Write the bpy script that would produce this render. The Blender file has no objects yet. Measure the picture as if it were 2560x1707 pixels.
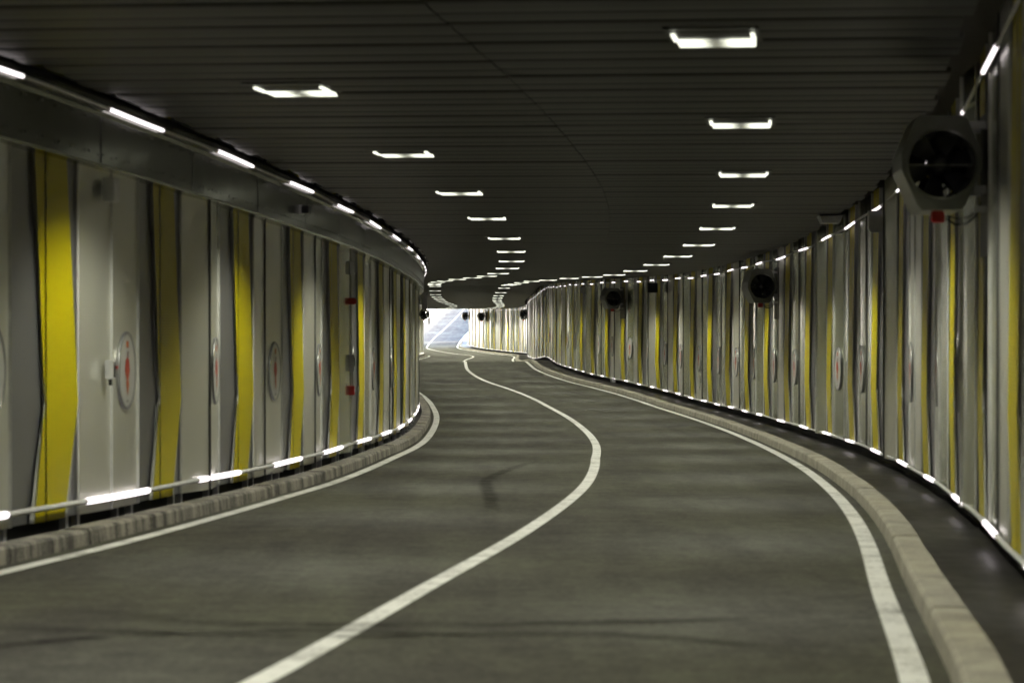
import bpy, math, random
import numpy as np
from mathutils import Vector, Matrix
random.seed(7)
scene = bpy.context.scene
COL = scene.collection
PI = math.pi

# ------------------------------------------------------------------ tunnel alignment
# surveyed right-hand wall line (x, y) and height of the foot light strip above the datum (camera eye)
PL = [(-30,-3.9,-0.66),(-15,-1.75,-0.92),(0,0.80,-1.18),(13,2.70,-1.41),(18.7,3.33,-1.517),(22.7,3.80,-1.59),(27,4.25,-1.665),
      (31.5,4.66,-1.75),(35.9,5.0,-1.83),(40.4,5.27,-1.89),(45.8,5.51,-1.963),(50.7,5.68,-2.05),(55.8,5.78,-2.12),
      (60.4,5.80,-2.165),(69.3,5.70,-2.235),(76,5.52,-2.27),(82.8,5.24,-2.285),(88,4.97,-2.26),(93.7,4.56,-2.22),(100.6,3.96,-2.17),
      (107,3.37,-2.14),(113.8,2.84,-2.09),(122,2.42,-2.05),(130,2.12,-2.02),(138,1.93,-1.945),(145,1.78,-1.91),(150,1.64,-2.0),
      (156,1.47,-2.15),(164,1.31,-2.27),(175,1.18,-2.36),(190,1.12,-2.46),(205,1.24,-2.55),(218,1.2,-2.62),(232,0.62,-2.71),
      (243,-0.5,-2.74),(254,-1.95,-2.70),(266,-3.2,-2.66),(278,-4.12,-2.62),(288,-4.45,-2.55),(297,-4.4,-2.2),(308,-4.1,-1.65),
      (320,-3.65,-1.05),(345,-2.9,0.15),(370,-2.2,1.4),(400,-1.3,2.9),(440,0.0,4.9)]
PL = np.array(PL, float)
def pchip(x, y):
    h = np.diff(x); dl = np.diff(y)/h
    m = np.zeros_like(y)
    m[1:-1] = (dl[:-1]*h[1:]+dl[1:]*h[:-1])/(h[1:]+h[:-1])
    m[0] = dl[0]; m[-1] = dl[-1]
    return m
MX = pchip(PL[:,0], PL[:,1]); MZ = pchip(PL[:,0], PL[:,2])
def herm(d, y, m):
    x = PL[:,0]
    i = int(np.clip(np.searchsorted(x, d)-1, 0, len(x)-2))
    h = x[i+1]-x[i]; t = (d-x[i])/h
    return ((2*t**3-3*t**2+1)*y[i]+(t**3-2*t**2+t)*h*m[i]+(-2*t**3+3*t**2)*y[i+1]+(t**3-t**2)*h*m[i+1])
# resample and smooth
DD = np.arange(-30, 440.01, 0.5)
RX = np.array([herm(d, PL[:,1], MX) for d in DD]); RZ = np.array([herm(d, PL[:,2], MZ) for d in DD])
def smooth(a, n):
    k = np.hanning(2*n+1); k /= k.sum()
    p = np.concatenate([a[0]-(a[n:0:-1]-a[0]), a, a[-1]+(a[-1]-a[-2:-n-2:-1])])
    return np.convolve(p, k, 'valid')
RX = smooth(RX, 8); RZ = smooth(RZ, 5)
RS = np.gradient(RX, DD)
EYE = 1.5
def R(d): return float(np.interp(d, DD, RX))
def S(d): return float(np.interp(d, DD, RS))
def ZR(d): return float(np.interp(d, DD, RZ))-0.27+EYE     # road surface
def P(d, off, h):
    off += float(np.interp(d,[25,40,65,300],[0,0.07,0.19,0.19]))*max(0.0,off-2)/5.9   # the bore widens a little into the bend
    s = S(d); n = math.sqrt(1+s*s)
    return Vector((R(d)-off/n, d+off*s/n, ZR(d)+h))
def heading(d): return -math.atan(S(d))      # rotation about z that turns +y along the road
WID = 7.9
KO = lambda d: float(np.interp(d, [0,13,20,36,46,70,300], [0.6,0.66,0.73,0.86,0.94,0.9,0.9]))
ROOF_END = 299.0
LC = lambda d: d-WID*S(d)      # station on the alignment of a point measured d metres ahead on the far wall

# ------------------------------------------------------------------ materials
def mat(name):
    m = bpy.data.materials.new(name); m.use_nodes = True
    nt = m.node_tree
    return m, nt, nt.nodes['Principled BSDF']
def N(nt, t, **kw):
    n = nt.nodes.new(t)
    for k, v in kw.items():
        if k in n.inputs: n.inputs[k].default_value = v
        else: setattr(n, k, v)
    return n
def objco(nt, scale=(1,1,1)):
    tc = nt.nodes.new('ShaderNodeTexCoord'); mp = nt.nodes.new('ShaderNodeMapping')
    mp.inputs['Scale'].default_value = scale
    nt.links.new(tc.outputs['Object'], mp.inputs['Vector'])
    return mp.outputs['Vector']
def ramp(nt, fac, stops):
    r = nt.nodes.new('ShaderNodeValToRGB')
    while len(r.color_ramp.elements) < len(stops): r.color_ramp.elements.new(0.5)
    for e, (p, c) in zip(r.color_ramp.elements, stops):
        e.position = p; e.color = (*c, 1) if len(c) == 3 else c
    nt.links.new(fac, r.inputs['Fac'])
    return r.outputs['Color']
def noise(nt, vec, scale, detail=3, rough=0.55):
    n = N(nt, 'ShaderNodeTexNoise'); n.inputs['Scale'].default_value = scale
    n.inputs['Detail'].default_value = detail; n.inputs['Roughness'].default_value = rough
    nt.links.new(vec, n.inputs['Vector'])
    return n.outputs['Fac']
def vary(nt, b, base, dark, scale=(1,1,1), nscale=3.0, rl=None, lo=0.3, hi=0.7):
    v = objco(nt, scale); f = noise(nt, v, nscale, 4)
    nt.links.new(ramp(nt, f, [(lo, dark), (hi, base)]), b.inputs['Base Color'])
    if rl:
        r = ramp(nt, f, [(lo, (rl[1],)*3), (hi, (rl[0],)*3)])
        nt.links.new(r, b.inputs['Roughness'])
def ribbed(nt, b, amp, pitch, wob=0.0, wscale=1.5):
    # fine horizontal ribs pressed into sheet metal: tilts the normal up and down
    g = nt.nodes.new('ShaderNodeNewGeometry')
    sep = nt.nodes.new('ShaderNodeSeparateXYZ'); nt.links.new(g.outputs['Position'], sep.inputs[0])
    m1 = N(nt, 'ShaderNodeMath', operation='MULTIPLY'); m1.inputs[1].default_value = 2*PI/pitch
    nt.links.new(sep.outputs['Z'], m1.inputs[0])
    m2 = N(nt, 'ShaderNodeMath', operation='SINE'); nt.links.new(m1.outputs[0], m2.inputs[0])
    m3 = N(nt, 'ShaderNodeMath', operation='MULTIPLY'); m3.inputs[1].default_value = amp
    nt.links.new(m2.outputs[0], m3.inputs[0])
    cb = nt.nodes.new('ShaderNodeCombineXYZ'); nt.links.new(m3.outputs[0], cb.inputs['Z'])
    ad = N(nt, 'ShaderNodeVectorMath', operation='ADD')
    nt.links.new(g.outputs['Normal'], ad.inputs[0]); nt.links.new(cb.outputs[0], ad.inputs[1])
    last = ad.outputs[0]
    if wob:
        tx = N(nt, 'ShaderNodeTexNoise'); tx.inputs['Scale'].default_value = wscale; tx.inputs['Detail'].default_value = 2
        nt.links.new(g.outputs['Position'], tx.inputs['Vector'])
        sb = N(nt, 'ShaderNodeVectorMath', operation='SUBTRACT'); sb.inputs[1].default_value = (0.5,0.5,0.5)
        nt.links.new(tx.outputs['Color'], sb.inputs[0])
        sc = N(nt, 'ShaderNodeVectorMath', operation='SCALE'); sc.inputs['Scale'].default_value = wob
        nt.links.new(sb.outputs[0], sc.inputs[0])
        a2 = N(nt, 'ShaderNodeVectorMath', operation='ADD')
        nt.links.new(last, a2.inputs[0]); nt.links.new(sc.outputs[0], a2.inputs[1]); last = a2.outputs[0]
    nm = N(nt, 'ShaderNodeVectorMath', operation='NORMALIZE'); nt.links.new(last, nm.inputs[0])
    nt.links.new(nm.outputs[0], b.inputs['Normal'])
def plain(name, c, rough=0.5, metal=0.0, dark=None, nscale=6.0, scale=(1,1,1)):
    m, nt, b = mat(name)
    b.inputs['Roughness'].default_value = rough; b.inputs['Metallic'].default_value = metal
    vary(nt, b, c, dark or tuple(x*0.75 for x in c), scale, nscale)
    return m
def emit(name, c, s):
    m, nt, b = mat(name)
    b.inputs['Base Color'].default_value = (0.8,0.8,0.8,1)
    b.inputs['Emission Color'].default_value = (*c, 1); b.inputs['Emission Strength'].default_value = s
    return m

def metal_sheet(name, c, dark, rough, metal, amp, wob):
    m, nt, b = mat(name)
    b.inputs['Anisotropic'].default_value = 0.85
    tz = nt.nodes.new('ShaderNodeCombineXYZ'); tz.inputs['Z'].default_value = 1.0
    nt.links.new(tz.outputs[0], b.inputs['Tangent'])
    b.inputs['Metallic'].default_value = metal
    vary(nt, b, c, dark, (0.5,0.5,0.5), 0.5, (rough, rough+0.02), 0.25, 0.75)
    ribbed(nt, b, amp, 0.028, wob, 0.6)
    return m
M_LIGHT = metal_sheet('pressed_aluminium', (0.75,0.745,0.67), (0.69,0.685,0.615), 0.27, 0.65, 0.05, 0.0)
M_LIGHT2 = metal_sheet('greenish_aluminium', (0.66,0.69,0.55), (0.60,0.63,0.50), 0.22, 0.9, 0.05, 0.0)  # darker finish at random, with the lamps' green cast tinted in
M_GREY = metal_sheet('grey_sheet', (0.26,0.26,0.27), (0.22,0.22,0.23), 0.34, 0.6, 0.05, 0.0)
M_THIN = metal_sheet('mid_grey_sheet', (0.40,0.40,0.41), (0.33,0.33,0.34), 0.34, 0.55, 0.2, 0.05)
M_YEL = metal_sheet('yellow_coated_sheet', (0.47,0.395,0.0), (0.42,0.35,0.0), 0.45, 0.0, 0.08, 0.0)
M_YEL.node_tree.nodes['Principled BSDF'].inputs['Specular IOR Level'].default_value=0.22
M_EDGE = plain('pale_folded_edge', (0.60,0.60,0.58), 0.5, 0.2)
M_EDGED = plain('dark_joint_strip', (0.045,0.045,0.042), 0.6)
M_DUCT = None
m, nt, b = mat('duct_sheet'); M_DUCT = m
b.inputs['Metallic'].default_value = 0.9
vary(nt, b, (0.29,0.30,0.24), (0.25,0.26,0.21), (1,1,1), 0.7, (0.17,0.25))
ribbed(nt, b, 0.0, 0.03, 0.07, 1.0)
M_BLACK = plain('black_recess_shade', (0.012,0.012,0.012), 0.8)
M_CONC = plain('dark_concrete', (0.05,0.05,0.048), 0.85)
M_STEEL = plain('galvanised_steel', (0.5,0.5,0.5), 0.4, 0.8)
M_RAIL = plain('pale_rail', (0.82,0.81,0.82), 0.35, 0.0)
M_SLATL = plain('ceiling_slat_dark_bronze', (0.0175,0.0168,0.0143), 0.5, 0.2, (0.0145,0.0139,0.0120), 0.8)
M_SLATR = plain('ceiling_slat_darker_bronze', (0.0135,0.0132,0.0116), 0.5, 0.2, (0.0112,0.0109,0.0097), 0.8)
M_FANBODY = plain('fan_grey_paint', (0.15,0.155,0.125), 0.34, 0.3)
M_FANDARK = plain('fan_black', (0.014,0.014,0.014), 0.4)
M_RED = plain('red_plastic', (0.48,0.02,0.015), 0.4)
M_WHITE = plain('white_plastic', (0.72,0.72,0.72), 0.4)
M_GBOX = plain('grey_box_paint', (0.45,0.45,0.46), 0.45, 0.2)
M_LED = emit('led_tube', (1.0,0.90,0.92), 0.17)
# ceiling lamp: bright at both ends of the lamp box, weaker across its middle
m, nt, b = mat('lamp_diffuser'); M_LAMP = m
b.inputs['Base Color'].default_value = (0.8,0.8,0.75,1)
b.inputs['Emission Color'].default_value = (0.98,1.0,0.82,1)
tc = nt.nodes.new('ShaderNodeTexCoord'); sp = nt.nodes.new('ShaderNodeSeparateXYZ')
nt.links.new(tc.outputs['Generated'], sp.inputs[0])
mm = N(nt,'ShaderNodeMath',operation='SUBTRACT'); mm.inputs[1].default_value = 0.5; nt.links.new(sp.outputs['X'], mm.inputs[0])
ab = N(nt,'ShaderNodeMath',operation='ABSOLUTE'); nt.links.new(mm.outputs[0], ab.inputs[0])
mr = N(nt,'ShaderNodeMapRange'); mr.interpolation_type = 'SMOOTHSTEP'
for k, v in (('From Min',0.0),('From Max',0.24),('To Min',0.01),('To Max',0.11)): mr.inputs[k].default_value = v
nt.links.new(ab.outputs[0], mr.inputs['Value']); nt.links.new(mr.outputs[0], b.inputs['Emission Strength'])

def asphalt(name, lo, hi, rough, tint):
    m, nt, b = mat(name)
    v = objco(nt)
    f1 = noise(nt, v, 0.22, 6, 0.62); f2 = noise(nt, v, 22.0, 6, 0.85); f4 = noise(nt, v, 3.2, 5, 0.75)
    vs = objco(nt, (0.9,0.10,1)); f3 = noise(nt, vs, 1.7, 5, 0.65)       # wear drawn out along the lanes; also spreads the road's light-pool tints
    mx = N(nt,'ShaderNodeMath',operation='ADD'); nt.links.new(f1, mx.inputs[0]); nt.links.new(f3, mx.inputs[1])
    m4 = N(nt,'ShaderNodeMath',operation='MULTIPLY_ADD'); m4.inputs[1].default_value = 0.8
    nt.links.new(f4, m4.inputs[0]); nt.links.new(mx.outputs[0], m4.inputs[2])
    hf = N(nt,'ShaderNodeMath',operation='MULTIPLY'); hf.inputs[1].default_value = 1/2.8; nt.links.new(m4.outputs[0], hf.inputs[0])
    mid = tuple((p+q)/2 for p,q in zip(lo,hi))
    a = ramp(nt, hf.outputs[0], [(0.38, lo), (0.49, mid), (0.60, hi)])
    g = ramp(nt, f2, [(0.36, (0.35,)*3), (0.5,(1.0,)*3), (0.62, (1.9,)*3)])
    ml = N(nt,'ShaderNodeMix', data_type='RGBA', blend_type='MULTIPLY'); ml.inputs[0].default_value = 1
    nt.links.new(a, ml.inputs[6]); nt.links.new(g, ml.inputs[7])
    # scattered oil spots and small repairs
    vo = N(nt,'ShaderNodeTexVoronoi'); vo.inputs['Scale'].default_value = 0.8; nt.links.new(v, vo.inputs['Vector'])
    sp_ = ramp(nt, vo.outputs['Distance'], [(0.04,(0.45,)*3),(0.10,(1,)*3)])
    m2 = N(nt,'ShaderNodeMix', data_type='RGBA', blend_type='MULTIPLY'); m2.inputs[0].default_value = 1
    nt.links.new(ml.outputs[2], m2.inputs[6]); nt.links.new(sp_, m2.inputs[7])
    nt.links.new(m2.outputs[2], b.inputs['Base Color'])
    r = ramp(nt, hf.outputs[0], [(0.38, (rough+0.1,)*3), (0.60, (rough-0.1,)*3)])
    nt.links.new(r, b.inputs['Roughness'])
    b.inputs['Specular IOR Level'].default_value = 0.18
    return m
M_ROAD = asphalt('asphalt', (0.026,0.0228,0.0218), (0.061,0.0605,0.043), 0.72, 0)  # warm brown against green-grey paints strip and lamp light pools into the asphalt
M_PAVE = asphalt('pavement_asphalt', (0.013,0.012,0.0115), (0.024,0.022,0.0205), 0.45, 0)
m, nt, b = mat('road_paint'); M_PAINT = m
v = objco(nt); f = noise(nt, v, 2.2, 5, 0.65); f2 = noise(nt, v, 30, 3, 0.7)
ad = N(nt,'ShaderNodeMath',operation='ADD'); nt.links.new(f, ad.inputs[0]); nt.links.new(f2, ad.inputs[1])
nt.links.new(ramp(nt, ad.outputs[0], [(0.72,(0.16,0.155,0.15)),(0.86,(0.46,0.455,0.44)),(1.0,(0.62,0.615,0.60)),(1.25,(0.72,0.715,0.70))]), b.inputs['Base Color'])
b.inputs['Roughness'].default_value = 0.55
def stone(name, a, d1, streak):
    m, nt, b = mat(name)
    v = objco(nt, (1,1,0.15) if streak else (1,1,1))
    f = noise(nt, v, 3.0 if streak else 2.5, 5, 0.75); f2 = noise(nt, objco(nt), 40, 3, 0.6)
    ad = N(nt,'ShaderNodeMath',operation='MULTIPLY_ADD'); ad.inputs[1].default_value = 0.35
    nt.links.new(f2, ad.inputs[0]); nt.links.new(f, ad.inputs[2])
    nt.links.new(ramp(nt, ad.outputs[0], [(0.58 if streak else 0.48, d1), (0.76 if streak else 0.8, a)]), b.inputs['Base Color'])
    b.inputs['Roughness'].default_value = 0.75
    return m
M_KERB = stone('pale_kerb_stone', (0.37,0.345,0.28), (0.17,0.157,0.13), False)
M_KERBL = stone('stained_kerb_stone', (0.27,0.25,0.21), (0.035,0.031,0.028), True)
M_JOINT = plain('dark_mortar', (0.06,0.055,0.05), 0.9)
M_PALE = plain('pale_render', (0.62,0.60,0.56), 0.8)
M_SOIL = plain('dry_hillside', (0.20,0.18,0.12), 0.95, 0, (0.10,0.11,0.06), 0.3)

# ------------------------------------------------------------------ mesh helpers
class MB:
    def __init__(s): s.v=[]; s.f=[]; s.m=[]; s.sm=[]
    def add(s, vs, fs, mi=0, smooth=False):
        o=len(s.v); s.v += [tuple(x) for x in vs]
        for f in fs: s.f.append(tuple(i+o for i in f)); s.m.append(mi); s.sm.append(smooth)
    def quad(s, a, b, c, d, mi=0): s.add([a,b,c,d], [(0,1,2,3)], mi)
    def box(s, c, h, mi=0, mtx=None):
        vs=[Vector((c[0]+sx*h[0], c[1]+sy*h[1], c[2]+sz*h[2])) for sx in(-1,1) for sy in(-1,1) for sz in(-1,1)]
        if mtx: vs=[mtx@v for v in vs]
        s.add(vs, [(0,1,3,2),(4,6,7,5),(0,4,5,1),(2,3,7,6),(0,2,6,4),(1,5,7,3)], mi)
    def bbox(s, c, h, bev, mi=0, mtx=None):
        # box with chamfered long edges in the xz outline, extruded along y
        x,z=h[0],h[2]; b=bev
        out=[(-x+b,-z),(x-b,-z),(x,-z+b),(x,z-b),(x-b,z),(-x+b,z),(-x,z-b),(-x,-z+b)]
        s.prism([(c[0]+p,c[2]+q) for p,q in out], c[1]-h[1], c[1]+h[1], mi, mtx)
    def prism(s, out, y0, y1, mi=0, mtx=None):
        n=len(out)
        vs=[Vector((p,y0,q)) for p,q in out]+[Vector((p,y1,q)) for p,q in out]
        if mtx: vs=[mtx@v for v in vs]
        s.add(vs, [tuple(range(n)), tuple(range(2*n-1,n-1,-1))]+[(i,i+n,(i+1)%n+n,(i+1)%n) for i in range(n)], mi)
    def tube(s, pts, r, n=8, mi=0, caps=True):
        vs=[]; L=len(pts)
        for i,p in enumerate(pts):
            t=(Vector(pts[min(i+1,L-1)])-Vector(pts[max(i-1,0)])).normalized()
            u=t.cross(Vector((0,0,1)));
            if u.length<1e-3: u=Vector((1,0,0))
            u.normalize(); w=u.cross(t)
            rr = r[i] if isinstance(r,(list,tuple)) else r
            vs+=[Vector(p)+(u*math.cos(2*PI*k/n)+w*math.sin(2*PI*k/n))*rr for k in range(n)]
        fs=[(i*n+k,i*n+(k+1)%n,(i+1)*n+(k+1)%n,(i+1)*n+k) for i in range(L-1) for k in range(n)]
        s.add(vs, fs, mi, True)
        if caps: s.add(vs[:n],[tuple(range(n-1,-1,-1))],mi); s.add(vs[-n:],[tuple(range(n))],mi)
    def build(s, name, mats, parent=None, loc=None, rotz=None):
        me=bpy.data.meshes.new(name); me.from_pydata(s.v,[],s.f)
        if not isinstance(mats,(list,tuple)): mats=[mats]
        for m in mats: me.materials.append(m)
        me.polygons.foreach_set('material_index', s.m); me.polygons.foreach_set('use_smooth', s.sm)
        me.update()
        o=bpy.data.objects.new(name, me); COL.objects.link(o)
        if parent: o.parent=parent
        if loc is not None: o.location=loc
        if rotz is not None: o.rotation_euler=(0,0,rotz)
        return o
def tag(o, label=None, cat=None, group=None, kind=None):
    if label: o['label']=label
    if cat: o['category']=cat
    if group: o['group']=group
    if kind: o['kind']=kind
    return o
def empty(name, loc=(0,0,0), rotz=0):
    o=bpy.data.objects.new(name,None); COL.objects.link(o); o.location=loc; o.rotation_euler=(0,0,rotz); o.empty_display_size=0.2
    return o
def copy_tree(o, parent=None):
    c=o.copy(); COL.objects.link(c)
    if parent: c.parent=parent
    for ch in list(o.children): copy_tree(ch, c)
    return c
ORD=['','first','second','third','fourth','fifth','sixth','seventh','eighth','ninth','tenth','eleventh','twelfth','thirteenth','fourteenth','fifteenth','sixteenth','seventeenth','eighteenth','nineteenth']
TENS={2:'twent',3:'thirt',4:'fort',5:'fift',6:'sixt',7:'sevent'}
def ordi(n):
    if n<20: return ORD[n]
    t=TENS[n//10]
    return t+'ieth' if n%10==0 else t+'y-'+ORD[n%10]

# ------------------------------------------------------------------ road, kerbs, pavement
def ribbon(name, d0, d1, step, offs, hs, m, label_kind='structure'):
    mb=MB(); ds=np.arange(d0, d1+1e-6, step); k=len(offs)
    vs=[P(d, (o(d) if callable(o) else o), h) for d in ds for o,h in zip(offs,hs)]
    fs=[(i*k+j, i*k+j+1, (i+1)*k+j+1, (i+1)*k+j) for i in range(len(ds)-1) for j in range(k-1)]
    mb.add(vs, fs)
    o=mb.build(name, m); tag(o, kind=label_kind); return o
LW=0.07
CO=lambda d: float(np.interp(d,[0,13,25,45,300],[3.8,3.85,3.95,4.12,4.08]))
LO=lambda d: WID-float(np.interp(d,[0,22,32,60],[0.84,0.82,0.66,0.53]))
LK=lambda d: WID-float(np.interp(d,[0,22,32,60],[0.62,0.60,0.48,0.38]))
ribbon('road', -28, 438, 1.0, [lambda d: KO(d)-0.05, 2, 4, 6, lambda d: LK(d)+0.05], [0]*5, M_ROAD)
ribbon('pavement', -28, ROOF_END, 1.0, [-0.3, lambda d: KO(d)-0.18], [0.085,0.085], M_PAVE)
ribbon('recess_floor', -28, ROOF_END, 1.0, [lambda d: LK(d)+0.2, WID+0.3], [0.015,0.015], M_BLACK)  # strip behind the kerb, coloured black for the shade of the recess
ribbon('lane_line', -28, 438, 1.0, [lambda d: KO(d)+0.18-LW, lambda d: KO(d)+0.18+LW], [0.004]*2, M_PAINT)
ribbon('lane_line', -28, 438, 1.0, [lambda d: CO(d)-LW, lambda d: CO(d)+LW], [0.004]*2, M_PAINT)
ribbon('lane_line', -28, 438, 1.0, [lambda d: LO(d)-LW, lambda d: LO(d)+LW], [0.004]*2, M_PAINT)

def kerb(name, face_off, back_off, hh, m, L, d0, d1):
    mb=MB(); d=d0; rnd=random.Random(3)
    while d<d1:
        e=d+L-0.025; jz=rnd.uniform(-0.006,0.006); c=0.02
        sgn = 1 if back_off(d)<face_off(d) else -1
        prof=lambda q:[P(q,face_off(q)+0.012*sgn,-0.05),P(q,face_off(q),hh-c+jz),P(q,face_off(q)-c*sgn,hh+jz),P(q,back_off(q),hh+jz),P(q,back_off(q),-0.05)]
        a=prof(d); b_=prof(e); n=5
        mb.add(a+b_, [(i,i+1,i+1+n,i+n) for i in range(n-1)]+[(0,1,2,3,4),(9,8,7,6,5)],0)
        a2=[P(e,face_off(e)-0.008*sgn,-0.05),P(e,face_off(e)-0.008*sgn,hh-0.012),P(e,back_off(e),hh-0.012)]
        b2=[P(e+0.025,face_off(e)-0.008*sgn,-0.05),P(e+0.025,face_off(e)-0.008*sgn,hh-0.012),P(e+0.025,back_off(e),hh-0.012)]
        mb.add(a2+b2,[(0,1,4,3),(1,2,5,4)],1)
        d+=L
    o=mb.build(name,[m,M_JOINT]); tag(o,kind='structure'); return o
kerb('kerb', KO, lambda d: KO(d)-0.20, 0.135, M_KERB, 2.3, -28, 299)
kerb('kerb', LK, lambda d: LK(d)+0.22, 0.13, M_KERBL, 2.3, -28, 299)

# skid marks: thin rubber films with a ragged outline
m, nt, b = mat('tyre_rubber'); M_RUB = m
b.inputs['Base Color'].default_value=(0.010,0.0085,0.008,1); b.inputs['Roughness'].default_value=0.9; b.inputs['Specular IOR Level'].default_value=0.05
v=objco(nt,(1,1,1)); f=noise(nt,v,3.0,5,0.7)
tcg=nt.nodes.new('ShaderNodeAttribute'); tcg.attribute_name='edge'
mu=N(nt,'ShaderNodeMath',operation='MULTIPLY'); nt.links.new(tcg.outputs['Fac'],mu.inputs[0])
nt.links.new(ramp(nt,f,[(0.35,(0.05,)*3),(0.65,(0.5,)*3)]),mu.inputs[1]); nt.links.new(mu.outputs[0],b.inputs['Alpha'])
def skid(path, w):
    # path of (d, off from right wall)
    pts=[]
    for i in range(len(path)-1):
        for t in np.linspace(0,1,14,endpoint=False):
            p0=path[max(i-1,0)];p1=path[i];p2=path[i+1];p3=path[min(i+2,len(path)-1)]
            q=[0.5*(2*p1[k]+(p2[k]-p0[k])*t+(2*p0[k]-5*p1[k]+4*p2[k]-p3[k])*t*t+(3*p1[k]-p0[k]-3*p2[k]+p3[k])*t**3) for k in (0,1)]
            pts.append(q)
    pts.append(path[-1])
    vs=[];ed=[]
    Q=[P(d,o,0.008) for d,o in pts]; n=len(Q)
    for i,p in enumerate(Q):
        t=(Q[min(i+1,n-1)]-Q[max(i-1,0)]).normalized(); u=Vector((-t.y,t.x,0))
        e=min(1,6*min(i,n-1-i)/n)
        for k,a in ((-1,0),(-0.4,1),(0.4,1),(1,0)): vs.append(p+u*(w*0.5*k)); ed.append(a*e)
    mb=MB(); mb.add(vs,[(i*4+k,i*4+k+1,i*4+k+5,i*4+k+4) for i in range(n-1) for k in range(3)])
    o=mb.build('tyre_mark',M_RUB); tag(o,kind='structure')
    at=o.data.attributes.new('edge','FLOAT','POINT'); at.data.foreach_set('value',ed)
skid([(16.4,5.6),(15.6,4.6),(15.7,3.4),(16.0,2.4),(16.3,1.6)],0.30)
skid([(15.2,6.2),(15.0,5.0),(14.9,3.9),(15.2,2.8),(15.0,2.0),(14.2,1.3)],0.30)
skid([(13.2,6.0),(14.6,5.2),(15.2,4.2),(15.1,3.2)],0.22)
skid([(44,5.0),(40,5.3),(36.5,5.35),(32,4.95),(27.3,4.5)],0.22)

# ------------------------------------------------------------------ shell behind the linings
mb=MB(); ds=np.arange(-28, ROOF_END+0.1, 2.0)
prof=[(-0.45,-0.1),(-0.45,4.6),(WID+0.45,4.6),(WID+0.45,-0.1)]; k=4
vs=[P(d,o,h) for d in ds for o,h in prof]
mb.add(vs,[(i*k+j,i*k+j+1,(i+1)*k+j+1,(i+1)*k+j) for i in range(len(ds)-1) for j in range(k-1)])
n=len(ds); mb.add([P(-28,-0.45,-0.1),P(-28,-0.45,4.6),P(-28,WID+0.45,4.6),P(-28,WID+0.45,-0.1)],[(0,1,2,3)])  # end cap added behind the camera to keep outside light out
tag(mb.build('concrete_shell',M_CONC),kind='structure')
# ceiling of cross slats, in two halves that meet along a seam
mb=MB(); HC=3.87; pitch=1.2; d=-26.0; i=0; rnd=random.Random(5)
while d<ROOF_END-1.2:
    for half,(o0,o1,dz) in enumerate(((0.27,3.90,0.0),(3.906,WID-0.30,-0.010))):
        # each slat: two shallow convex lobes with a lip, and a dark gap to the next
        e0=o0+(0.0 if i%2 else 0.05)*(half==0)
        e1=o1-(0.0 if i%2 else 0.06)*(half==1)
        jz=rnd.uniform(-0.004,0.004)+dz
        prof=[(0.0,0.052),(0.005,0.03),(0.03,0.012),(0.08,0.003),(0.3,-0.004),(0.52,0.001),(0.56,0.010),(0.58,0.012),(0.60,0.010),(0.64,0.001),(0.85,-0.004),(1.03,0.003),(1.08,0.014),(1.10,0.03),(1.105,0.052)]
        a=[P(d+q,e0,HC+z+jz) for q,z in prof]; b_=[P(d+q,e1,HC+z+jz) for q,z in prof]; n=len(prof)
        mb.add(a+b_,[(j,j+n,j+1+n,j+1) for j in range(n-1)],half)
        mb.add(a,[tuple(range(n))],half); mb.add(b_,[tuple(range(n-1,-1,-1))],half)
    d+=pitch; i+=1
# carrier plate above the slats
vs=[P(d,o,HC+0.055) for d in ds for o in (0.33,WID-0.36)]
mb.add(vs,[(i*2,i*2+1,i*2+3,i*2+2) for i in range(len(ds)-1)],2)
tag(mb.build('ceiling',[M_SLATR,M_SLATL,M_BLACK]),kind='structure')

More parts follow.
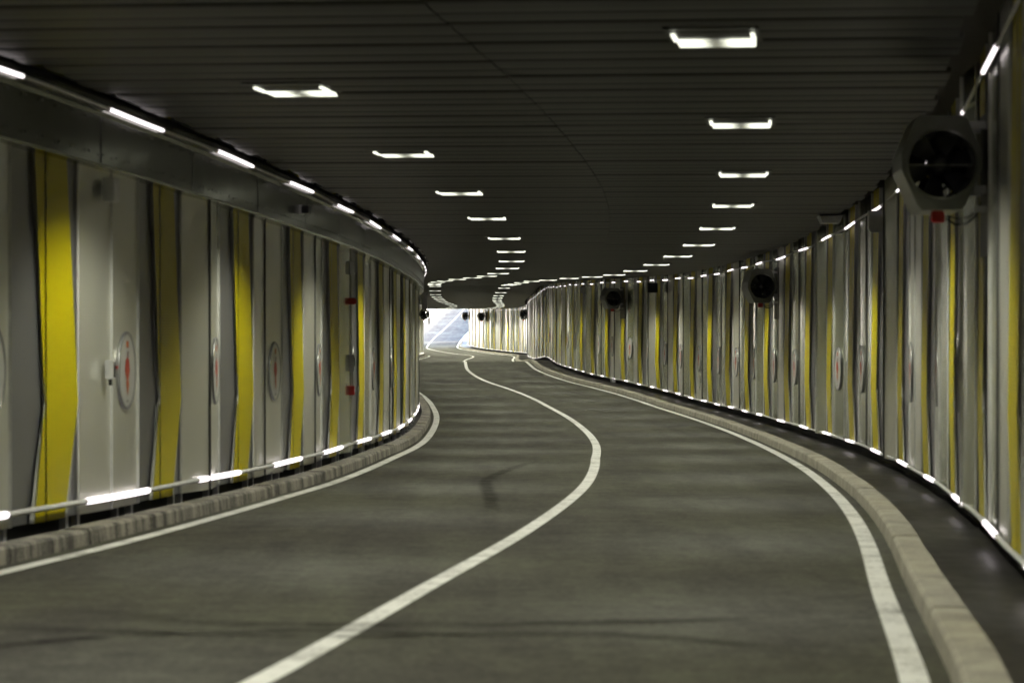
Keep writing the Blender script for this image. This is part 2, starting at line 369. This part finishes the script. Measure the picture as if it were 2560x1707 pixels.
# ------------------------------------------------------------------ lining walls
HT=4.05; SHEET={'r':[],'l':[]}
def wall(side, d_first, period, d0, d1):
    HB=0.235 if side=='r' else 0.15
    root=empty('tunnel_wall', P(d0, 0 if side=='r' else WID, 0))
    bp=root.location
    def Q(d,p,h):
        off = p if side=='r' else WID-p
        return P(d,off,h)-bp
    rnd=random.Random(11 if side=='r' else 23)
    def face(mb, cols, hs, pf, mi):
        # grid of (d,h) with offset pf(d_index,h)
        vs=[Q(c, pf(i,h), h) for h in hs for i,c in enumerate(cols)]; k=len(cols)
        fs=[(r*k+j, r*k+j+1, (r+1)*k+j+1, (r+1)*k+j) for r in range(len(hs)-1) for j in range(k-1)]
        if side=='l': fs=[f[::-1] for f in fs]
        mb.add(vs,fs,mi)
    cm=d_first-period*math.ceil((d_first-d0)/period)
    while cm<d1:
        c=cm if side=='r' else LC(cm)
        j=lambda a: rnd.uniform(-a,a)
        HK=1.15
        cn=cm+period if side=='r' else LC(cm+period)
        b0,b1=c-1.15,c+1.05                      # recessed grey bay behind the yellow chevron
        t=[b1, b1+0.48*(cn-1.15-b1), cn-1.15]    # two light sheets
        w1=0.0+j(0.01); w2=0.035+j(0.065); w3=0.02+j(0.05)
        tilt=j(0.012)
        pb=lambda d: -0.02+tilt*(d-c)
        # --- yellow chevron standing proud of the grey bay, with folded edges and an open joint
        mb=MB(); hs=[HB,HK,HT]
        lo=[c-0.40,c-0.03,c-0.50]; hi=[c+0.55,c+1.0,c+0.50]; s0,s1=c-0.075,c-0.025
        if side=='r': lo=[q+0.12 for q in lo]; s0+=0.14; s1+=0.14
        PY=0.035
        def strip_(a,b,mi,p=PY):
            vs=[Q(x,pb(x)+p,h) for k,h in enumerate(hs) for x in (a[k],b[k])]
            fs=[(0,1,3,2),(2,3,5,4)]
            if side=='l': fs=[f[::-1] for f in fs]
            mb.add(vs,fs,mi)
        strip_([min(q,s0-0.001) for q in lo],[s0]*3,0)
        strip_([max(q,s1) for q in lo],hi,0)
        strip_([s0-0.002]*3,[s1+0.002]*3,2,PY-0.02)
        for e in (lo,hi):
            vs=[Q(x,pb(x)+PY,h) for x,h in zip(e,hs)]+[Q(x,pb(x)-0.01,h) for x,h in zip(e,hs)]
            mb.add(vs,[(0,1,4,3),(1,2,5,4)],1)
        # pale edging below the bend, dark edging above it on the near side
        T=0.12
        for e,sg in ((lo,-1),(hi,1)):
            x=[(e[0],e[0]+sg*T),(e[1],e[1]+sg*0.03)]
            vs=[Q(q,pb(q)+0.022,h) for (a,b_),h in zip(x,(HB,HK)) for q in sorted((a,b_))]
            mb.add(vs,[(0,1,3,2) if side=='r' else (2,3,1,0)],1)
        vs=[Q(q,pb(q)+0.018,h) for h,e in zip((HK,HT),lo[1:]) for q in (e-0.03,e)]
        mb.add(vs,[(0,1,3,2) if side=='r' else (2,3,1,0)],2)
        mb.build('yellow_panel',[M_YEL,M_EDGE,M_EDGED],root)
        # --- two light pressed sheets with upstanding seams
        mb=MB(); hs2=[HB,HT]; nseg=4
        for (ta,tb,wa,wb) in ((t[0],t[1],w1,w2),(t[1],t[2],w2,w3)):
            mi_=0 if rnd.random()<0.6 else 3
            bow=rnd.uniform(-0.004,0.02)
            cc=[ta+(tb-ta)*q/nseg for q in range(nseg+1)]
            face(mb,cc,hs2,lambda i,h:wa+(wb-wa)*i/nseg+bow*math.sin(PI*i/nseg),mi_)
        SHEET[side].append(((t[1]+t[2])/2,(w2+w3)/2+bow,math.atan((w3-w2)/(t[2]-t[1]))))
        for q,w,mi,hh in ((t[0],w1,1,0.015),(t[1],w2,2 if rnd.random()<0.6 else 1,0.02),(t[2],w3,1,0.02)):
            face(mb,[q-0.025,q,q+0.025],hs2,lambda i,h:w+(0,hh,0)[i]+0.001,mi)
        mb.build('light_panel',[M_LIGHT,M_EDGE,M_EDGED,M_LIGHT2],root)
        # --- grey bay
        mb=MB()
        face(mb,[b0,b0+0.05,b1-0.05,b1],hs2,lambda i,h:(0.0,pb(b0),pb(b1),w1)[i],0)
        mb.build('grey_panel',M_GREY,root)
        # --- support posts and dark packing below the sheets
        if side=='l' and 16<c<80:
            for q in (c+0.7,c+1.1,c+2.6,c+3.2):
                pm=MB()
                f=lambda dd,pp,hh: Q(q+dd,pp,hh)
                pm.add([f(-.04,.0,.01),f(.04,.0,.01),f(.04,-.06,.01),f(-.04,-.06,.01),f(-.04,.0,HB+.02),f(.04,.0,HB+.02),f(.04,-.06,HB+.02),f(-.04,-.06,HB+.02)],
                       [(0,1,5,4),(1,2,6,5),(2,3,7,6),(3,0,4,7)])
                pm.add([f(-.07,.02,.03),f(.07,.02,.03),f(.07,-.08,.03),f(-.07,-.08,.03),f(-.07,.02,.015),f(.07,.02,.015)],[(0,1,2,3),(0,1,5,4)])
                pm.build('post',M_GBOX,root)
        cm+=period
    mb=MB(); dd=np.arange(d0,d1,2.0)
    vs=[Q(d,-0.12,h) for d in dd for h in (0.0,HB+0.1)]
    mb.add(vs,[(i*2,i*2+1,i*2+3,i*2+2) for i in range(len(dd)-1)])
    mb.build('plinth',M_BLACK,root)
    return root
wr=wall('r',32.2,4.55,-27,281)
tag(wr,'long curving wall of ribbed aluminium and yellow ridges on the side with the pavement','wall')
wl=wall('l',24.25,4.36,-27,290)
tag(wl,'curving wall of ribbed aluminium and yellow ridges below the riveted metal duct','wall')

# riveted duct along the top of the left wall
mb=MB(); ds=np.arange(-27,150,0.5)
prof=[(WID+0.15,3.03),(WID-0.19,3.0),(WID-0.205,3.02),(WID-0.205,3.44),(WID-0.235,3.47),(WID-0.235,3.60),(WID-0.20,3.66),(WID+0.15,3.66)]; k=len(prof)
vs=[P(d,o,h+0.27-0.02) for d in ds for o,h in prof]
mb.add(vs,[(i*k+j,(i+1)*k+j,(i+1)*k+j+1,i*k+j+1) for i in range(len(ds)-1) for j in range(k-1)])
for d in np.arange(14,85,0.5):
    for h in (3.10,3.40):
        c=P(d,WID-0.205-0.004,h+0.25); hd=Matrix.Translation(c)@Matrix.Rotation(heading(d),4,'Z')
        ring=[hd@Vector((0.012,0.014*math.cos(a*PI/3),0.014*math.sin(a*PI/3))) for a in range(6)]
        rin=[hd@Vector((0.022,0.008*math.cos(a*PI/3),0.008*math.sin(a*PI/3))) for a in range(6)]
        mb.add(ring+rin,[tuple(range(6,12))]+[(a,(a+1)%6,(a+1)%6+6,a+6) for a in range(6)],1)
for d in np.arange(12.5,85,4.0):   # joints between duct lengths
    mb.add([P(d,WID-0.208,3.27),P(d+0.03,WID-0.208,3.27),P(d+0.03,WID-0.208,3.69),P(d,WID-0.208,3.69)],[(0,3,2,1)],1)
o=mb.build('ventilation_duct',[M_DUCT,M_EDGED])
tag(o,'shallow riveted sheet metal duct running along the top of the wall opposite the pavement','duct')

# ------------------------------------------------------------------ light strips
def strip(off, h, ds, lens, label, sway, rr=0.016):
    root=empty('light_strip', P(ds[0],off,h)); bp=root.location
    rnd=random.Random(int(off*100)+int(h*10))
    dd=[]; dd2=np.arange(-24,296,0.8)
    wob={}
    def pt(d):
        z=sway*(math.sin(d*0.9)+0.6*math.sin(d*0.37+1))
        return P(d,off,h+z)-bp
    mb=MB(); mb.tube([pt(d) for d in dd2],rr,6)
    mb.build('rail',M_RAIL,root)
    for d,l in zip(ds,lens):
        mb=MB(); q=[d-l/2+l*t for t in (0,0.02,0.25,0.5,0.75,0.98,1)]
        mb.tube([pt(x) for x in q],[rr,rr*1.14,rr*1.15,rr*1.15,rr*1.15,rr*1.14,rr],12)
        # the back of each tube sits in an opaque channel: only the half facing the carriageway glows
        o=P(d,off,h); out=(P(d,4,h)-o).normalized(); out=(out+Vector((0,0,(0.35 if h<2 else -0.35)))).normalized()
        for k,f in enumerate(mb.f):
            cen=sum((Vector(mb.v[i]) for i in f),Vector())/len(f)
            xs=min(q,key=lambda x:(pt(x)-cen).length); a=pt(d-l/2); b_=pt(d+l/2); ax=(b_-a).normalized()
            rel=cen-a; rel=rel-ax*rel.dot(ax)
            if rel.length>1e-4 and rel.normalized().dot(out)<-0.1: mb.m[k]=1
        mb.build('light_tube',[M_LED,M_RAIL],root)
    tag(root,label,'strip light'); return root
def steps(near, d0, d_switch, near_p, far_p):
    ds=[near]
    while ds[0]-near_p>d0: ds.insert(0,ds[0]-near_p)
    while ds[-1]<294:
        ds.append(ds[-1]+(near_p if ds[-1]<d_switch else far_p))
    return ds
def lens_of(ds, f): return [(f if a<90 else f*0.7)*(b-a) for a,b in zip(ds,ds[1:]+[ds[-1]+3.4])]
dr=steps(35.9,-18,64,4.93,3.4); dl=[LC(q) for q in steps(31.4,-18,64,4.9,3.4)]
strip(0.06,0.27,dr,lens_of(dr,0.34),'thin strip of glowing white tubes along the foot of the pavement side wall',0.006,0.02)
strip(0.07,3.745,dr,lens_of(dr,0.40),'wavy strip of glowing white tubes near the ceiling above the round wall fans',0.014)
strip(WID-0.08,0.27,dl,lens_of(dl,0.5),'thin strip of glowing white tubes along the foot of the wall with support posts',0.004,0.026)
strip(WID-0.262,3.765,dl,lens_of(dl,0.44),'strip of glowing white tubes along the top edge of the riveted duct',0.008)

# ------------------------------------------------------------------ ceiling lamps
lamp=empty('ceiling_light')
mb=MB()
for x in (-0.325,0.325): mb.box((x,0.0,0.021),(0.014,0.62,0.004))
for y in (-0.62,0.62): mb.box((0,y,0.0205),(0.339,0.015,0.004))
mb.build('frame',M_SLATR,lamp)
mb=MB(); mb.prism([(-0.29,0.016),(-0.28,-0.004),(0.28,-0.004),(0.29,0.016)],0.14,0.56)
for s_ in (-1,1): mb.box((s_*0.285,-0.1,0.005),(0.014,0.225,0.009))
mb.build('diffuser',M_LAMP,lamp)
sl=bpy.data.lights.new('lamp_beam','SPOT'); sl.energy=31.0; sl.color=(1.0,0.995,0.80); sl.spot_size=math.radians(132); sl.spot_blend=0.45; sl.shadow_soft_size=0.12
slo=bpy.data.objects.new('lamp_beam',sl); COL.objects.link(slo); slo.parent=lamp; slo.location=(0,0.2,-0.06)
beams={}
for nm,e in (('mid',2.0),('mouth',3.0)):
    beams[nm]=sl.copy(); beams[nm].energy=sl.energy*e     # beams raised towards the mouth, in place of daylight reaching in
first=True
for row,off,start,txt in (('r',2.08,21.0,'on the wall fan side'),('l',5.85,24.9,'on the riveted duct side')):
    nvis=0
    for k in range(-5,45):
        d=start+7.13*k; d-=off*S(d)
        o_=off-(0.28*min(1,max(0,(d-48)/25)) if row=='l' else 0)
        if d<-18 or d>ROOF_END-3: continue
        t=lamp if first else copy_tree(lamp); first=False
        for ch in t.children:
            if ch.type=='LIGHT' and d>170: ch.data=beams['mouth' if d>232 else 'mid']
        q=P(d-0.3,o_,HC-0.022); t.location=q; t.rotation_euler=(0,0,heading(d))
        if k>=0:
            nvis+=1
            lab=f'{ordi(nvis)} glowing ceiling lamp of the row {txt}, counting from nearest'
        else:
            lab=f'glowing ceiling lamp {txt}, {ordi(-k)} one back from the nearest in view'
        tag(t,lab,'ceiling lamp','glowing square lamps set in two rows in the slatted ceiling')

# ------------------------------------------------------------------ fans
def make_fan():
    root=empty('jet_fan')
    n=48; rb=0.258; L=0.52
    # eight sided outline in xz
    W=0.312; oct_=[(-0.17,-0.37),(0.17,-0.37),(W,-0.05),(W,0.08),(0.19,0.37),(-0.19,0.37),(-W,0.08),(-W,-0.05)]
    def octp(a):
        dx,dz=math.cos(a),math.sin(a); best=9
        for i in range(8):
            x1,z1=oct_[i]; x2,z2=oct_[(i+1)%8]; den=dx*(z2-z1)-dz*(x2-x1)
            if abs(den)<1e-9: continue
            t=(x1*(z2-z1)-z1*(x2-x1))/den; u=(x1*dz-z1*dx)/den
            if t>0 and -1e-6<=u<=1+1e-6: best=min(best,t)
        return dx*best,dz*best
    A=[2*PI*i/n for i in range(n)]
    mb=MB(); outer=[octp(a) for a in A]
    bore=[(rb*math.cos(a),rb*math.sin(a)-0.01) for a in A]; lip=[((rb+0.018)*math.cos(a),(rb+0.018)*math.sin(a)-0.01) for a in A]
    rings=[[(x*0.985,-L,z*0.985) for x,z in outer],[(x,-L+0.02,z) for x,z in outer],[(x,L,z) for x,z in outer]]
    for y0,y1,sc in ():
        pass
    rr=[[(x,L,z) for x,z in bore],[(x,L,z) for x,z in outer],[(x,-L+0.02,z) for x,z in outer],[(x*0.985,-L,z*0.985) for x,z in outer],[(x,-L,z) for x,z in lip],[(x,-L-0.012,z) for x,z in bore]]
    vs=[q for r in rr for q in r]
    mb.add(vs,[(i*n+j,i*n+(j+1)%n,(i+1)*n+(j+1)%n,(i+1)*n+j) for i in range(len(rr)-1) for j in range(n)])
    # rolled seams and bolts along the flanks
    for y in (-0.2,0.25):
        o2=[(x*1.012,y-0.012,z*1.012) for x,z in outer]; o3=[(x*1.012,y+0.012,z*1.012) for x,z in outer]
        mb.add(o2+o3,[(j,(j+1)%n,(j+1)%n+n,j+n) for j in range(n)])
    mb.build('housing',M_FANBODY,root)
    mb=MB(); vs=[(x,y,z) for y in (-L-0.011,L-0.001) for x,z in [(q*0.997,r_) for q,r_ in bore]]
    mb.add(vs,[(j,(j+1)%n,(j+1)%n+n,j+n) for j in range(n)],0,True)
    mb.build('bore_lining',M_FANDARK,root)
    hub=MB(); pts=[(0,-L+0.10,-0.01),(0,-L+0.12,-0.01),(0,-L+0.2,-0.01),(0,0.1,-0.01)]
    hub.tube(pts,[0.03,0.075,0.085,0.085],20)
    h_=hub.build('motor',M_FANDARK,root)
    bl=MB()
    for k in range(6):
        a=2*PI*k/6+0.3; u=Vector((math.cos(a),0,math.sin(a))); v=Vector((-math.sin(a),0,math.cos(a)))
        o_=Vector((0,-L+0.2,-0.01)); q=[]
        for r_,w,tw in ((0.08,0.045,0.6),(0.16,0.07,0.45),(0.245,0.092,0.35)):
            e=v*math.cos(tw)+Vector((0,1,0))*math.sin(tw)
            q+= [o_+u*r_-e*w, o_+u*r_+e*w]
        th=Vector((0,0.008,0)); qq=q+[p+th for p in q]
        bl.add(qq,[(0,2,3,1),(2,4,5,3),(6,7,9,8),(8,9,11,10),(0,6,8,2),(2,8,10,4),(1,3,9,7),(3,5,11,9),(4,10,11,5)])
    bl.build('rotor',M_FANDARK,root)
    sv=MB()
    for k in range(9):
        a=2*PI*k/9; mtx=Matrix.Translation((0,0.25,-0.01))@Matrix.Rotation(a,4,'Y')@Matrix.Rotation(0.5,4,'X')
        sv.box((0.17,0,0),(0.09,0.10,0.004),0,mtx)
    sv.box((0,0.5,-0.01),(0.26,0.004,0.02)); sv.box((0,0.51,-0.01),(0.02,0.004,0.26))
    for r_ in (0.10,0.18,0.25): sv.tube([(r_*math.cos(2*PI*i/24),0.52,r_*math.sin(2*PI*i/24)-0.01) for i in range(25)],0.012,6,caps=False)
    sv.build('stator',M_FANDARK,root)
    st=MB(); st.tube([(-rb,-L+0.03,-0.015),(rb,-L+0.03,-0.015)],0.005,6)
    st.build('guard_bar',M_FANBODY,root)
    jb=MB(); jb.bbox((-0.02,-L+0.16,-0.415),(0.05,0.06,0.045),0.012); jb.build('isolator_box',M_RED,root)
    cb=MB(); cb.tube([(0.05,-L+0.16,-0.43),(0.12,-L+0.16,-0.475),(0.2,-L+0.16,-0.47),(0.28,-L+0.2,-0.41),(0.33,-L+0.3,-0.30)],0.008,6)
    cb.tube([(0.05,-L+0.14,-0.41),(0.14,-L+0.14,-0.43),(0.22,-L+0.15,-0.42),(0.3,-L+0.2,-0.36)],0.006,6)
    cb.build('cable',M_BLACK,root)
    for y_,z_,w_ in ((-0.35,0.30,0.09),(0.15,0.30,0.09),(-0.35,-0.20,0.05),(0.15,-0.20,0.05)):
        br=MB(); br.box((0.36-w_,y_,z_),(w_,0.03,0.03)); br.build('bracket',M_STEEL,root)
    br=MB(); br.box((0.30,-0.5,-0.36),(0.05,0.02,0.025),0); br.build('cable_clip',M_STEEL,root)
    mp=MB(); mp.box((0.372,-0.30,-0.16),(0.01,0.50,0.56)); mp.build('dark_plate',M_FANDARK,root)  # black upright plate on the wall behind the fan
    return root
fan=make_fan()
fans=[(22.6,'r','big round ventilation fan nearest the camera, on the wall above the dark pavement'),
      (62.0,'r','second nearest round wall fan, lit grey housing with red box beneath, above the pavement'),
      (101.0,'r','third nearest round wall fan, between the small grey box and the black loudspeaker'),
      (209.0,'r','small far round fan at the corner where the pavement side wall bends away'),
      (258.0,'r','small far round fan, second from the bright tunnel mouth'),
      (280.5,'r','small far round fan right beside the bright tunnel mouth'),
      (208.0,'l','small far silver fan on the far end of the wall below the duct')]
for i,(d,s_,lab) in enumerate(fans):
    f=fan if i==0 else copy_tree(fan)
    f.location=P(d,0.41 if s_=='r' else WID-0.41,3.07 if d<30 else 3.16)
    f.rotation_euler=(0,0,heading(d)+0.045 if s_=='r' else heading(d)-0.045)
    tag(f,lab,'fan','round ventilation fans hung on the walls')

# ------------------------------------------------------------------ discs on the walls
m, nt, b = mat('disc_enamel'); M_DISC=m
b.inputs['Roughness'].default_value=0.32; b.inputs['Base Color'].default_value=(0.54,0.54,0.53,1); b.inputs['Metallic'].default_value=0.25
M_DISCRIM=plain('disc_rim_grey',(0.33,0.33,0.33),0.35,0.5)
M_EMBR=plain('emblem_red',(0.45,0.06,0.03),0.4); M_EMBO=plain('emblem_orange',(0.50,0.12,0.03),0.4); M_EMBD=plain('emblem_dark',(0.10,0.05,0.06),0.4)
def make_disc():
    # lies in the yz plane, faces -x
    root=empty('wall_disc'); n=40; r=0.37
    C=lambda rr,x:[(x,rr*math.cos(2*PI*i/n),rr*math.sin(2*PI*i/n)) for i in range(n)]
    mb=MB(); vs=C(r-0.03,-0.012)+C(r-0.03,0.006); mb.add(vs,[tuple(range(n))]+[(i,(i+1)%n,(i+1)%n+n,i+n) for i in range(n)])
    mb.build('plate',M_DISC,root)
    mb=MB(); vs=C(r-0.035,-0.012)+C(r-0.03,-0.018)+C(r-0.006,-0.018)+C(r,-0.01)+C(r,0.006)
    mb.add(vs,[(k*n+i,k*n+(i+1)%n,(k+1)*n+(i+1)%n,(k+1)*n+i) for k in range(4) for i in range(n)],0,True)
    mb.build('rim',M_DISCRIM,root)
    mb=MB(); x=-0.015
    def poly(pts,mi,xx=x): mb.add([(xx,a,b_) for a,b_ in pts],[tuple(range(len(pts)))],mi)
    poly([(-0.05,0.215),(0.05,0.215),(0.05,0.28),(-0.05,0.28)],1)             # small mark at the top
    poly([(-0.02,0.02),(-0.05,0.18),(0.0,0.19),(0.03,0.02)],2)                # dark plume
    poly([(0,-0.12),(-0.10,0.0),(-0.06,0.10),(0.0,0.13),(0.09,0.10),(0.12,0.0)],0,x-0.002)   # red body
    poly([(0.0,-0.24),(-0.045,-0.13),(0.0,-0.05),(0.06,-0.12)],1,x-0.004)      # orange tail
    poly([(-0.06,-0.30),(0.06,-0.30),(0.05,-0.275),(-0.05,-0.275)],3)
    mb.build('emblem',[M_EMBR,M_EMBO,M_EMBD,M_DISCRIM],root)
    return root
disc=make_disc(); used=False
def put_disc(k,s_,lab):
    global used
    t=disc if not used else copy_tree(disc); used=True
    d,p,a=SHEET[s_][k]; p+=0.008
    t.location=P(d,p if s_=='r' else WID-p,1.43)
    t.rotation_euler=(0,0,heading(d)+(a if s_=='r' else PI-a))
    tag(t,lab,'disc sign','round white discs with a red emblem fixed along both walls')
for s_,d0,d1,txt in (('l',21,64,'on the wall below the duct'),('r',23,140,'on the pavement side wall')):
    n_=0
    for k,(d,p,a) in enumerate(SHEET[s_]):
        if d0<d<d1:
            n_+=1
            put_disc(k,s_,f'white disc with red emblem, {ordi(n_)} from the camera {txt}')

# ------------------------------------------------------------------ small fittings
def fitting(name, d, s_, p, h, lab, cat, group=None, yaw=0.0):
    d=d if s_=='r' else LC(d)
    o=empty(name, P(d, p if s_=='r' else WID-p, h), heading(d)+(0 if s_=='r' else PI)+yaw)
    tag(o,lab,cat,group); return o     # local -x points to the road, +y runs away (right wall)
def pbox(parent,name,c,h,m,bev=0.01):
    mb=MB(); mb.bbox(c,h,bev); return mb.build(name,m,parent)
g=fitting('wall_speaker',26.0,'l',0.07,3.08,'small pale grey upright speaker high on the nearest wall panels below the duct','speaker')
pbox(g,'case',(-0.06,0,0),(0.055,0.11,0.11),M_WHITE,0.015); pbox(g,'grille',(-0.117,0,0.0),(0.004,0.09,0.09),M_RAIL,0.003); pbox(g,'bracket',(0.0,0,0),(0.02,0.03,0.05),M_STEEL,0.005)
g=fitting('junction_box',26.05,'l',0.07,1.44,'small white junction box with red lamp beside the nearest white disc','junction box')
pbox(g,'case',(-0.04,0,0),(0.04,0.05,0.085),M_WHITE,0.01); pbox(g,'cover',(-0.085,0.02,0),(0.006,0.02,0.07),M_FANDARK,0.003); pbox(g,'indicator',(-0.09,-0.03,0.02),(0.012,0.012,0.014),M_RED,0.004); pbox(g,'cable_gland',(-0.04,0,-0.115),(0.014,0.014,0.03),M_FANDARK,0.003)
g=fitting('fire_sounder',43.7,'l',0.07,2.47,'red alarm sounder on the wall high above the red call point','alarm')
pbox(g,'case',(-0.05,0,0),(0.05,0.05,0.05),M_RED,0.015); mb=MB(); mb.tube([(-0.1,0,0),(-0.108,0,0),(-0.112,0,0)],[0.04,0.042,0.02],12); mb.build('horn',M_RED,g)
g=fitting('emergency_lamp',43.7,'l',0.09,2.98,'narrow white box light at the head of the seam above the red sounder','emergency light')
pbox(g,'case',(-0.03,0,0),(0.035,0.05,0.10),M_WHITE,0.01); pbox(g,'lens',(-0.067,0,0.01),(0.004,0.04,0.08),M_GBOX,0.003)
g=fitting('call_point',43.7,'l',0.07,1.10,'red fire call point low on the wall beneath the grey alarm box','call point')
pbox(g,'case',(-0.04,0,0),(0.04,0.055,0.07),M_RED,0.01); pbox(g,'button',(-0.083,0,0),(0.006,0.02,0.02),M_WHITE,0.004); pbox(g,'cap',(-0.06,0.05,0.09),(0.02,0.012,0.012),M_WHITE,0.004)
g=fitting('alarm_box',43.7,'l',0.07,1.52,'grey alarm box with dark cover between the red sounder and red call point','alarm box')
pbox(g,'case',(-0.04,0,0),(0.04,0.05,0.13),M_GBOX,0.01); pbox(g,'cover',(-0.083,0.015,0.02),(0.006,0.03,0.07),M_FANDARK,0.003)
g=fitting('surveillance_camera',36.6,'l',0.22,3.50,'black surveillance camera in a white bracket on the riveted duct','camera')
pbox(g,'bracket',(0.0,0.05,0),(0.03,0.13,0.06),M_WHITE,0.015); pbox(g,'body',(-0.075,0.12,0),(0.045,0.12,0.05),M_FANDARK,0.01); mb=MB(); mb.tube([(-0.075,0.24,0),(-0.075,0.255,0)],[0.035,0.033],12); mb.build('lens',M_BLACK,g)
g=fitting('loudspeaker',90.6,'r',0.33,3.50,'black square loudspeaker hung on the wall between second and third nearest fans','loudspeaker')
pbox(g,'cabinet',(0,0,0),(0.16,0.14,0.155),M_FANDARK,0.02); pbox(g,'grille',(0,-0.146,0),(0.135,0.005,0.13),M_BLACK,0.01)
mb=MB(); mb.tube([(-0.1,0,0.155),(-0.1,0,0.36)],0.008,6); mb.tube([(0.1,0,0.155),(0.12,0,0.36)],0.008,6); mb.tube([(0,0,0.155),(0.02,0,0.36)],0.008,6); mb.build('hanger',M_FANDARK,g)
for d,hh,lab in ((40.0,3.52,'pale grey wall box under the wavy strip, between the two nearest fans'),(112.3,3.52,'small pale grey wall box beyond the third nearest fan'),(144.5,3.46,'small grey wall box on the far bend, beyond the other two grey boxes')):
    g=fitting('wall_box',d,'r',0.14,hh,lab,'wall box','pale grey boxes high on the pavement side wall')
    mb=MB(); mb.prism([(-0.10,0.15),(-0.10,-0.10),(-0.06,-0.15),(0.09,-0.15),(0.09,0.15)],-0.09,0.09); mb.build('case',M_GBOX,g); pbox(g,'cover',(-0.005,-0.095,0.02),(0.08,0.004,0.10),M_GBOX,0.005); pbox(g,'bracket',(0.11,0,0),(0.02,0.05,0.08),M_STEEL,0.005)
g=fitting('ceiling_tray',45.2,'r',0.42,3.80,'pale grey folded metal tray fixed under the ceiling slats near the wall','metal tray')
mb=MB(); mb.prism([(-0.20,0.055),(-0.15,-0.06),(0.12,-0.06),(0.17,0.055)],-0.3,0.3); mb.build('tray_body',M_GBOX,g); pbox(g,'flange',(-0.015,-0.306,-0.004),(0.12,0.005,0.04),M_STEEL,0.005)
g=fitting('foot_junction_box',103.0,'r',0.04,0.215,'small grey junction box at the wall foot below the third nearest fan','junction box')
pbox(g,'case',(-0.04,0,-0.01),(0.06,0.22,0.08),M_GBOX,0.01); pbox(g,'lid',(-0.104,0,-0.01),(0.004,0.19,0.065),M_STEEL,0.004)
g=fitting('duct_end_box',80.5,'l',0.30,3.05,'grey bent cover hanging at the visible end of the riveted duct','cover')
mb=MB(); mb.prism([(0.12,0.26),(-0.02,0.24),(-0.05,-0.18),(0.02,-0.24),(0.10,-0.24)],-0.3,0.3); mb.build('cover_sheet',M_GBOX,g)
mb=MB(); mb.tube([(-0.04,-0.31,0.22),(0.0,-0.32,0.05),(0.02,-0.31,-0.2)],0.012,6); mb.build('cable',M_BLACK,g); pbox(g,'lamp_cap',(0.02,-0.1,-0.22),(0.05,0.06,0.05),M_WHITE,0.015)

# ------------------------------------------------------------------ outside the mouth
mb=MB()
def wallbox(o0,o1,h,d0,d1,nm,m,lab,cat):
    mb=MB(); ds=np.arange(d0,d1+0.1,3.0)
    prof=[(o0,-0.3),(o0,h),(o1,h),(o1,-0.3)]
    vs=[P(d,o,hh) for d in ds for o,hh in prof]; k=4
    mb.add(vs,[(i*k+j,i*k+j+1,(i+1)*k+j+1,(i+1)*k+j) for i in range(len(ds)-1) for j in range(3)]+[(0,1,2,3),tuple(len(vs)-4+q for q in (3,2,1,0))])
    # coping
    vs=[P(d,o,h+hh) for d in ds for o,hh in ((min(o0,o1)-0.08,0.003),(min(o0,o1)-0.08,0.15),(max(o0,o1)+0.08,0.15),(max(o0,o1)+0.08,0.003))]
    mb.add(vs,[(i*k+j,i*k+j+1,(i+1)*k+j+1,(i+1)*k+j) for i in range(len(ds)-1) for j in range(3)])
    o=mb.build(nm,m); tag(o,lab,cat); return o
wallbox(-0.2,-0.9,4.6,ROOF_END+0.3,436,'outside_wall',M_PALE,'tall pale wall outside the tunnel mouth, added unseen to shade the climbing road','wall')  # added to block the sun, its height leaving a lit strip of road
wallbox(WID+1.4,WID+2.1,3.2,ROOF_END+0.3,436,'outside_wall',M_PALE,'low pale retaining wall outside the tunnel mouth across the climbing road','wall')
ribbon('pavement', ROOF_END, 438, 2.0, [WID-0.37, WID+1.5], [0.12,0.12], M_PALE)
ribbon('pavement', ROOF_END, 438, 2.0, [-0.5, lambda d: KO(d)-0.04], [0.12,0.12], M_PALE)
mb=MB(); s_=1200
mb.quad((-s_,-s_,-2.6),(s_,-s_,-2.6),(s_,s_,-2.6),(-s_,s_,-2.6))
tag(mb.build('ground',M_SOIL),kind='structure')

# ------------------------------------------------------------------ world, sun, camera
w=bpy.data.worlds.new('World'); scene.world=w; w.use_nodes=True
nt=w.node_tree; bg=nt.nodes['Background']; sky=nt.nodes.new('ShaderNodeTexSky'); sky.sky_type='NISHITA'; sky.sun_disc=False
EL,AZ=math.radians(38),math.radians(75)
sky.dust_density=5.0; sky.ozone_density=0.6; sky.air_density=0.9
sky.sun_elevation=EL; sky.sun_rotation=AZ
nt.links.new(sky.outputs[0],bg.inputs['Color']); bg.inputs['Strength'].default_value=0.15
sd=bpy.data.lights.new('sun','SUN'); sd.energy=2.0; sd.angle=math.radians(0.8); sd.color=(1,0.95,0.88)
so=bpy.data.objects.new('sun',sd); COL.objects.link(so)
dirv=Vector((math.sin(AZ)*math.cos(EL),math.cos(AZ)*math.cos(EL),math.sin(EL)))
so.rotation_euler=dirv.to_track_quat('Z','Y').to_euler()
cd=bpy.data.cameras.new('camera'); cam=bpy.data.objects.new('camera',cd); COL.objects.link(cam)
cd.lens=100; cd.sensor_width=36; cd.clip_end=5000; cd.clip_start=0.1
cam.location=(0,0,EYE); cam.rotation_euler=(math.radians(90)-math.atan(52/6533),0,0)
cd.dof.use_dof=True; cd.dof.focus_distance=100; cd.dof.aperture_fstop=3.2
scene.camera=cam
vs_=scene.view_settings; vs_.view_transform='Standard'; vs_.look='None'; vs_.exposure=4.0; vs_.gamma=1
c=scene.cycles; c.use_denoising=True; c.max_bounces=7; c.diffuse_bounces=4; c.glossy_bounces=4; c.transparent_max_bounces=6
c.sample_clamp_indirect=1.5; c.use_light_tree=True; c.caustics_reflective=False; c.caustics_refractive=False
